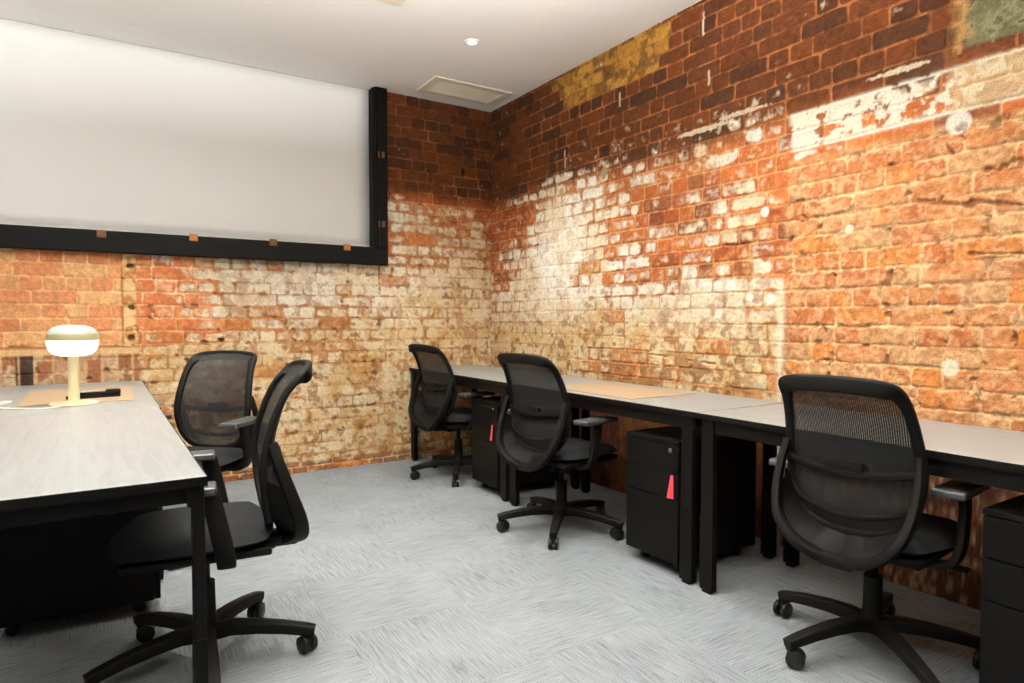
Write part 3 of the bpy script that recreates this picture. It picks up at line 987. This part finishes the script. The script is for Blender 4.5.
def make_chair():
    t = thing('office_chair', '', 'chair')
    pl = M['plastic']
    # five legs
    for k in range(5):
        a = radians(90 + 72 * k)
        R = Matrix.Rotation(a, 4, 'Z')
        bm = bmesh.new()
        path = [Vector(p) for p in ((.018, 0, .098), (.08, 0, .108), (.16, 0, .104), (.24, 0, .094), (.315, 0, .080), (.340, 0, .074))]
        sweep(bm, path, rrect(.046, .040, .008), scale=lambda s: (1.15 - .42 * s, 1.15 - .40 * s))
        box(bm, (.306, -.012, .052), (.338, .012, .080), .004)
        bmesh.ops.transform(bm, matrix=R, verts=bm.verts)
        leg = link('leg', bm, pl, t, True)
        bm = bmesh.new()
        swv = Matrix.Rotation(radians(35 + 50 * k), 4, 'Z')
        loc = Matrix.Translation((.322, 0, 0))
        for s in (-1, 1):
            lathe(bm, [(0, -.011), (.020, -.011), (.0285, -.007), (.030, 0), (.0285, .007), (.020, .011), (0, .011)], 24,
                  mat=R @ loc @ swv @ Matrix.Translation((.012, s * .0155, .030)) @ Matrix.Rotation(pi / 2, 4, 'X'))
        box(bm, (-.008, -.006, .030), (.022, .006, .056), .003, mat=R @ loc @ swv)
        lathe(bm, [(0, .0), (.007, 0), (.007, .03), (0, .03)], 12, mat=R @ Matrix.Translation((.322, 0, .045)))
        link('castor', bm, M['castor'], leg, True)
    bm = bmesh.new()
    lathe(bm, [(0, .078), (.036, .078), (.042, .086), (.042, .118), (.034, .128), (.030, .16), (.028, .262), (.0, .262)], 28)
    link('hub', bm, pl, t, True)
    bm = bmesh.new(); lathe(bm, [(0, .255), (.014, .255), (.014, .345), (0, .345)], 20)
    link('gas_lift', bm, M['frame_metal'], t, True)
    bm = bmesh.new()
    box(bm, (-.075, -.13, .335), (.075, .10, .382), .012)
    box(bm, (-.045, -.215, .345), (.045, -.10, .385), .012)
    link('tilt_mechanism', bm, pl, t, True)
    bm = bmesh.new(); tube(bm, [(.06, .03, .357), (.16, .03, .354), (.235, .03, .350)], .006, 8)
    box(bm, (.22, .014, .344), (.265, .046, .356), .004)
    link('lever', bm, pl, t, True)
    # seat: rounded, waterfall front
    bm = bmesh.new()
    nu, nv = 20, 20
    def seat_pt(i, j, top):
        a = -1 + 2 * i / nu; b = -1 + 2 * j / nv
        x = a * sqrt(1 - .32 * b * b); y = b * sqrt(1 - .28 * a * a)
        e = max(abs(a), abs(b))
        th = (1 - e ** 6)
        zt = .432 + .020 * th - .014 * max(0, b) ** 3 * 1.2 + .006 * a * a
        zb = .398 - .012 * th
        ze = .415 - .010 * max(0, b) ** 3
        z = (ze + (zt - ze) * (1 - e ** 8)) if top else (ze + (zb - ze) * (1 - e ** 8))
        return Vector((x * .238, .030 + y * .238, z + .012))
    for top in (True, False):
        g = [[bm.verts.new(seat_pt(i, j, top)) for i in range(nu + 1)] for j in range(nv + 1)]
        for j in range(nv):
            for i in range(nu):
                f = (g[j][i], g[j][i + 1], g[j + 1][i + 1], g[j + 1][i])
                bm.faces.new(f if top else f[::-1])
    bmesh.ops.remove_doubles(bm, verts=bm.verts, dist=.0004)
    link('seat', bm, M['fabric'], t, True)
    bm = bmesh.new(); box(bm, (-.205, -.19, .380), (.205, .22, .404), .010)
    link('seat_pan', bm, pl, t, True)
    # back frame
    bm = bmesh.new()
    path = back_loop()
    n = len(path); rings = []
    for i, p in enumerate(path):
        d = (path[(i + 1) % n] - path[i - 1]).normalized()
        nrm = Vector((0, 1, 0)) - d * d.y
        nrm.normalize()
        side = d.cross(nrm).normalized()
        topness = max(0, min(1, (p.z - .86) / .06))
        w = .016 + .010 * topness; h = .0115
        sec = rrect(2 * w, 2 * h, .0085, 3)
        inward = side * (w * .8) if side.dot(Vector((-p.x, 0, .69 - p.z))) > 0 else -side * (w * .8)
        rings.append([bm.verts.new(p + inward + side * a + nrm * b) for a, b in sec])
    m = len(rings[0])
    for i in range(n):
        A, B = rings[i], rings[(i + 1) % n]
        for j in range(m): bm.faces.new((A[j], A[(j + 1) % m], B[(j + 1) % m], B[j]))
    link('back_frame', bm, pl, t, True)
    # mesh panel
    bm = bmesh.new()
    uvl = bm.loops.layers.uv.new('UVMap')
    loop = back_loop(inset=.012)
    zs = np.linspace(.438, .940, 26)
    def half(z):
        best = 0
        q = len(loop)
        for i in range(q):
            a, b = loop[i], loop[(i + 1) % q]
            if (a.z - z) * (b.z - z) <= 0 and a.z != b.z:
                x = a.x + (b.x - a.x) * (z - a.z) / (b.z - a.z)
                best = max(best, x)
        return best
    rows = []
    for z in zs:
        w = max(half(z), .02)
        rows.append([bm.verts.new((w * s, back_y(z, w * s) + .003, z)) for s in np.linspace(-1, 1, 17)])
    for r0, r1_ in zip(rows, rows[1:]):
        for i in range(16):
            f = bm.faces.new((r0[i], r0[i + 1], r1_[i + 1], r1_[i]))
            for l in f.loops: l[uvl].uv = (l.vert.co.x + 1, l.vert.co.z)
    link('mesh_back', bm, M['mesh'], t, True)
    # lumbar bar and lower band
    bm = bmesh.new()
    path = [Vector((x, back_y(.65, x) - .014, .640 + .022 * (x / .20) ** 2)) for x in np.linspace(-.205, .205, 17)]
    sweep(bm, path, rrect(.016, .026, .006, 2))
    box(bm, (-.060, -.232, .642), (.060, -.214, .678), .010)
    link('lumbar_support', bm, pl, t, True)
    bm = bmesh.new()
    path = catmull([(-.200, back_y(.58, .200) - .004, .575), (-.14, back_y(.54, .14) - .014, .530), (0, back_y(.50, 0) - .018, .505), (.14, back_y(.54, .14) - .014, .530), (.200, back_y(.58, .200) - .004, .575)], 5)
    sweep(bm, path, rrect(.010, .018, .004, 2))
    link('lower_crossbar', bm, pl, t, True)
    # wishbone spine wrapping from the sides to a centre foot
    bm = bmesh.new()
    for s in (-1, 1):
        pts = [(s * .203, -.192, .715), (s * .211, -.215, .645), (s * .208, -.245, .560), (s * .184, -.275, .475), (s * .130, -.285, .415), (s * .065, -.270, .382), (s * .020, -.240, .368)]
        path = catmull(pts, 5)
        sweep(bm, path, rrect(.040, .028, .008, 2), up=lambda p: Vector((-p.x, .0, .50 - p.z)).normalized() if abs(p.x) > .03 else Vector((0, 0, 1)),
              scale=lambda q: (.75 + .6 * q, .8 + .35 * q))
    # web closing the gap between the wishbone and the foot of the mesh frame
    for s in (-1, 1):
        pts = [(s * .208, -.245, .560), (s * .184, -.275, .475), (s * .130, -.285, .415), (s * .065, -.270, .382), (0, -.235, .368)]
        A = catmull(pts, 6)
        tops = []
        for p in A:
            ax = abs(p.x)
            zt = float(np.interp(ax, (0, .075, .145, .190, .208), (.440, .446, .474, .535, .60)))
            tops.append(Vector((p.x * .97, back_y(zt, ax) - .004, zt + .006)))
        strips = []
        for off in (-.003, .003):
            strips.append([[bm.verts.new((a.x, a.y + off, a.z)), bm.verts.new(((a.x + b.x) / 2, (a.y + b.y) / 2 - .004 + off, (a.z + b.z) / 2)), bm.verts.new((b.x, b.y + off, b.z))] for a, b in zip(A, tops)])
        for st in strips:
            for i in range(len(st) - 1):
                for j in range(2): bm.faces.new((st[i][j], st[i][j + 1], st[i + 1][j + 1], st[i + 1][j]))
        f_, b_ = strips
        for i in range(len(f_) - 1):
            for j in (0, 2): bm.faces.new((f_[i][j], f_[i + 1][j], b_[i + 1][j], b_[i][j]))
    box(bm, (-.050, -.285, .352), (.050, -.170, .390), .012)
    link('spine', bm, pl, t, True)
    # armrests
    for s in (-1, 1):
        bm = bmesh.new()
        path = catmull([(s * .13, -.06, .375), (s * .225, -.06, .378), (s * .262, -.055, .42), (s * .268, -.035, .52), (s * .262, -.015, .602)], 6)
        sweep(bm, path, rrect(.026, .060, .008, 2), up=Vector((0, 1, 0)), scale=lambda q: (.9, .9))
        arm = link('armrest', bm, pl, t, True)
        bm = bmesh.new()
        box(bm, (s * .256 - .045, -.145, .600), (s * .256 + .045, .100, .624), .008, 3)
        link('arm_pad', bm, M['arm_pad'], arm, True)
    return t

chair = make_chair()
def face(dx, dy): return math.atan2(dy, dx) - pi / 2
CH = [
    ((-.685, -.70), face(1, .12), 'black mesh office chair farthest back, in the corner between the brick walls'),
    ((-.772, -2.04), face(1, .18), 'black mesh office chair at the middle desk of the right hand row'),
    ((-.66, -3.63), face(1, .10), 'large black mesh office chair at lower right, nearest the camera on that side'),
    ((-2.455, -1.24), face(-.66, -.75), 'black mesh office chair beyond the lamp desk, its front turned to the camera'),
    ((-2.558, -2.50), face(-1, .13), 'black mesh office chair seen side on at the near left desk'),
]
BASE_TURN = (16, 0, 14, 20, 21.5)
for i, ((x, y), rz, lab) in enumerate(CH):
    c = chair if i == 0 else copy_tree(chair)
    c.location = (x, y, 0); c.rotation_euler = (0, 0, rz); c['label'] = lab
    if i == 4: c.scale = (1, 1, 1.03)
    c['group'] = 'black mesh office chairs'
    if i == 4:
        for ch in c.children:
            for q in ch.children:
                if q.name.startswith('arm_pad'): q.location = (0, .11, 0)
    for ch in c.children:
        if ch.name.startswith('leg'): ch.rotation_euler = (0, 0, radians(BASE_TURN[i]))

# ------------------------------------------------------------------ things on the desks
def desk_pad(label, x0, x1, y0, y1):
    bm = bmesh.new()
    box(bm, (x0, y0, DZ + .0002), (x1, y1, DZ + .003), .0012, 2)
    return tag(link('desk_pad', bm, M['pad']), label, 'desk pad', 'tan leather desk pads')
desk_pad('tan desk pad lying on the pale desk along the right brick wall', -.700, -.252, -2.49, -1.79)
desk_pad('tan desk pad under the black stapler by the mushroom lamp', -3.145, -2.695, -1.24, -.53)

t = thing('mushroom_lamp', 'cream mushroom shaped table lamp, lit, on the far left desk', 'lamp', (-2.935, -1.262, DZ))
bm = bmesh.new(); lathe(bm, [(0, .0005), (.094, .0005), (.097, .004), (.094, .009), (.03, .0125), (.022, .016), (0, .016)], 48)
link('base', bm, M['lamp_body'], t, True)
bm = bmesh.new(); lathe(bm, [(0, .012), (.0225, .012), (.0215, .10), (.0215, .225), (0, .225)], 32)
link('stem', bm, M['lamp_body'], t, True)
prof = [(.020, .218), (.050, .219), (.074, .226), (.090, .242), (.0985, .265), (.1005, .290)]
bm = bmesh.new(); lathe(bm, [(0, .218)] + prof + [(0, .290)], 48)
link('lower_shade', bm, M['lamp_low'], t, True)
bm = bmesh.new(); lathe(bm, [(0, .2905), (.1005, .2905), (.0995, .308), (.097, .318), (0, .318)], 48)
link('shade_band', bm, M['lamp_mid'], t, True)
bm = bmesh.new(); lathe(bm, [(0, .3185), (.0968, .3185), (.090, .334), (.074, .348), (.050, .3565), (.02, .359), (0, .359)], 48)
link('upper_shade', bm, M['lamp_top'], t, True)

# stapler lying on the pad
t = thing('stapler', 'long black desk stapler lying on the tan pad behind the lamp', 'stapler', (-2.862, -1.045, DZ + .003), radians(4))
bm = bmesh.new(); box(bm, (-.112, -.020, 0), (.112, .020, .013), .004)
link('base', bm, M['plastic'], t, True)
bm = bmesh.new(); box(bm, (-.100, -.017, .0135), (.108, .017, .028), .005); box(bm, (.050, -.019, .014), (.113, .019, .038), .007)
box(bm, (.085, -.012, .008), (.100, .012, .016), .001)
link('arm', bm, M['plastic'], t, True)
bm = bmesh.new(); box(bm, (-.100, -.010, .0283), (.030, .010, .031), .001); box(bm, (-.06, -.006, .031), (-.02, .006, .034), .001)
link('magazine_rail', bm, M['chrome'], t)

# white cable coiled beside the lamp
bm = bmesh.new()
tube(bm, [(-2.98, -1.36, DZ + .004), (-3.05, -1.40, DZ + .004), (-3.13, -1.36, DZ + .004), (-3.20, -1.28, DZ + .004), (-3.28, -1.16, DZ + .004), (-3.25, -1.06, DZ + .005),
          (-3.19, -1.06, DZ + .01), (-3.18, -1.14, DZ + .012), (-3.24, -1.22, DZ + .009), (-3.32, -1.22, DZ + .004)], .0035, 8, 6)
tag(link('power_cable', bm, M['cable_white'], smooth=True), 'white power cable looped on the desk left of the lamp', 'cable')
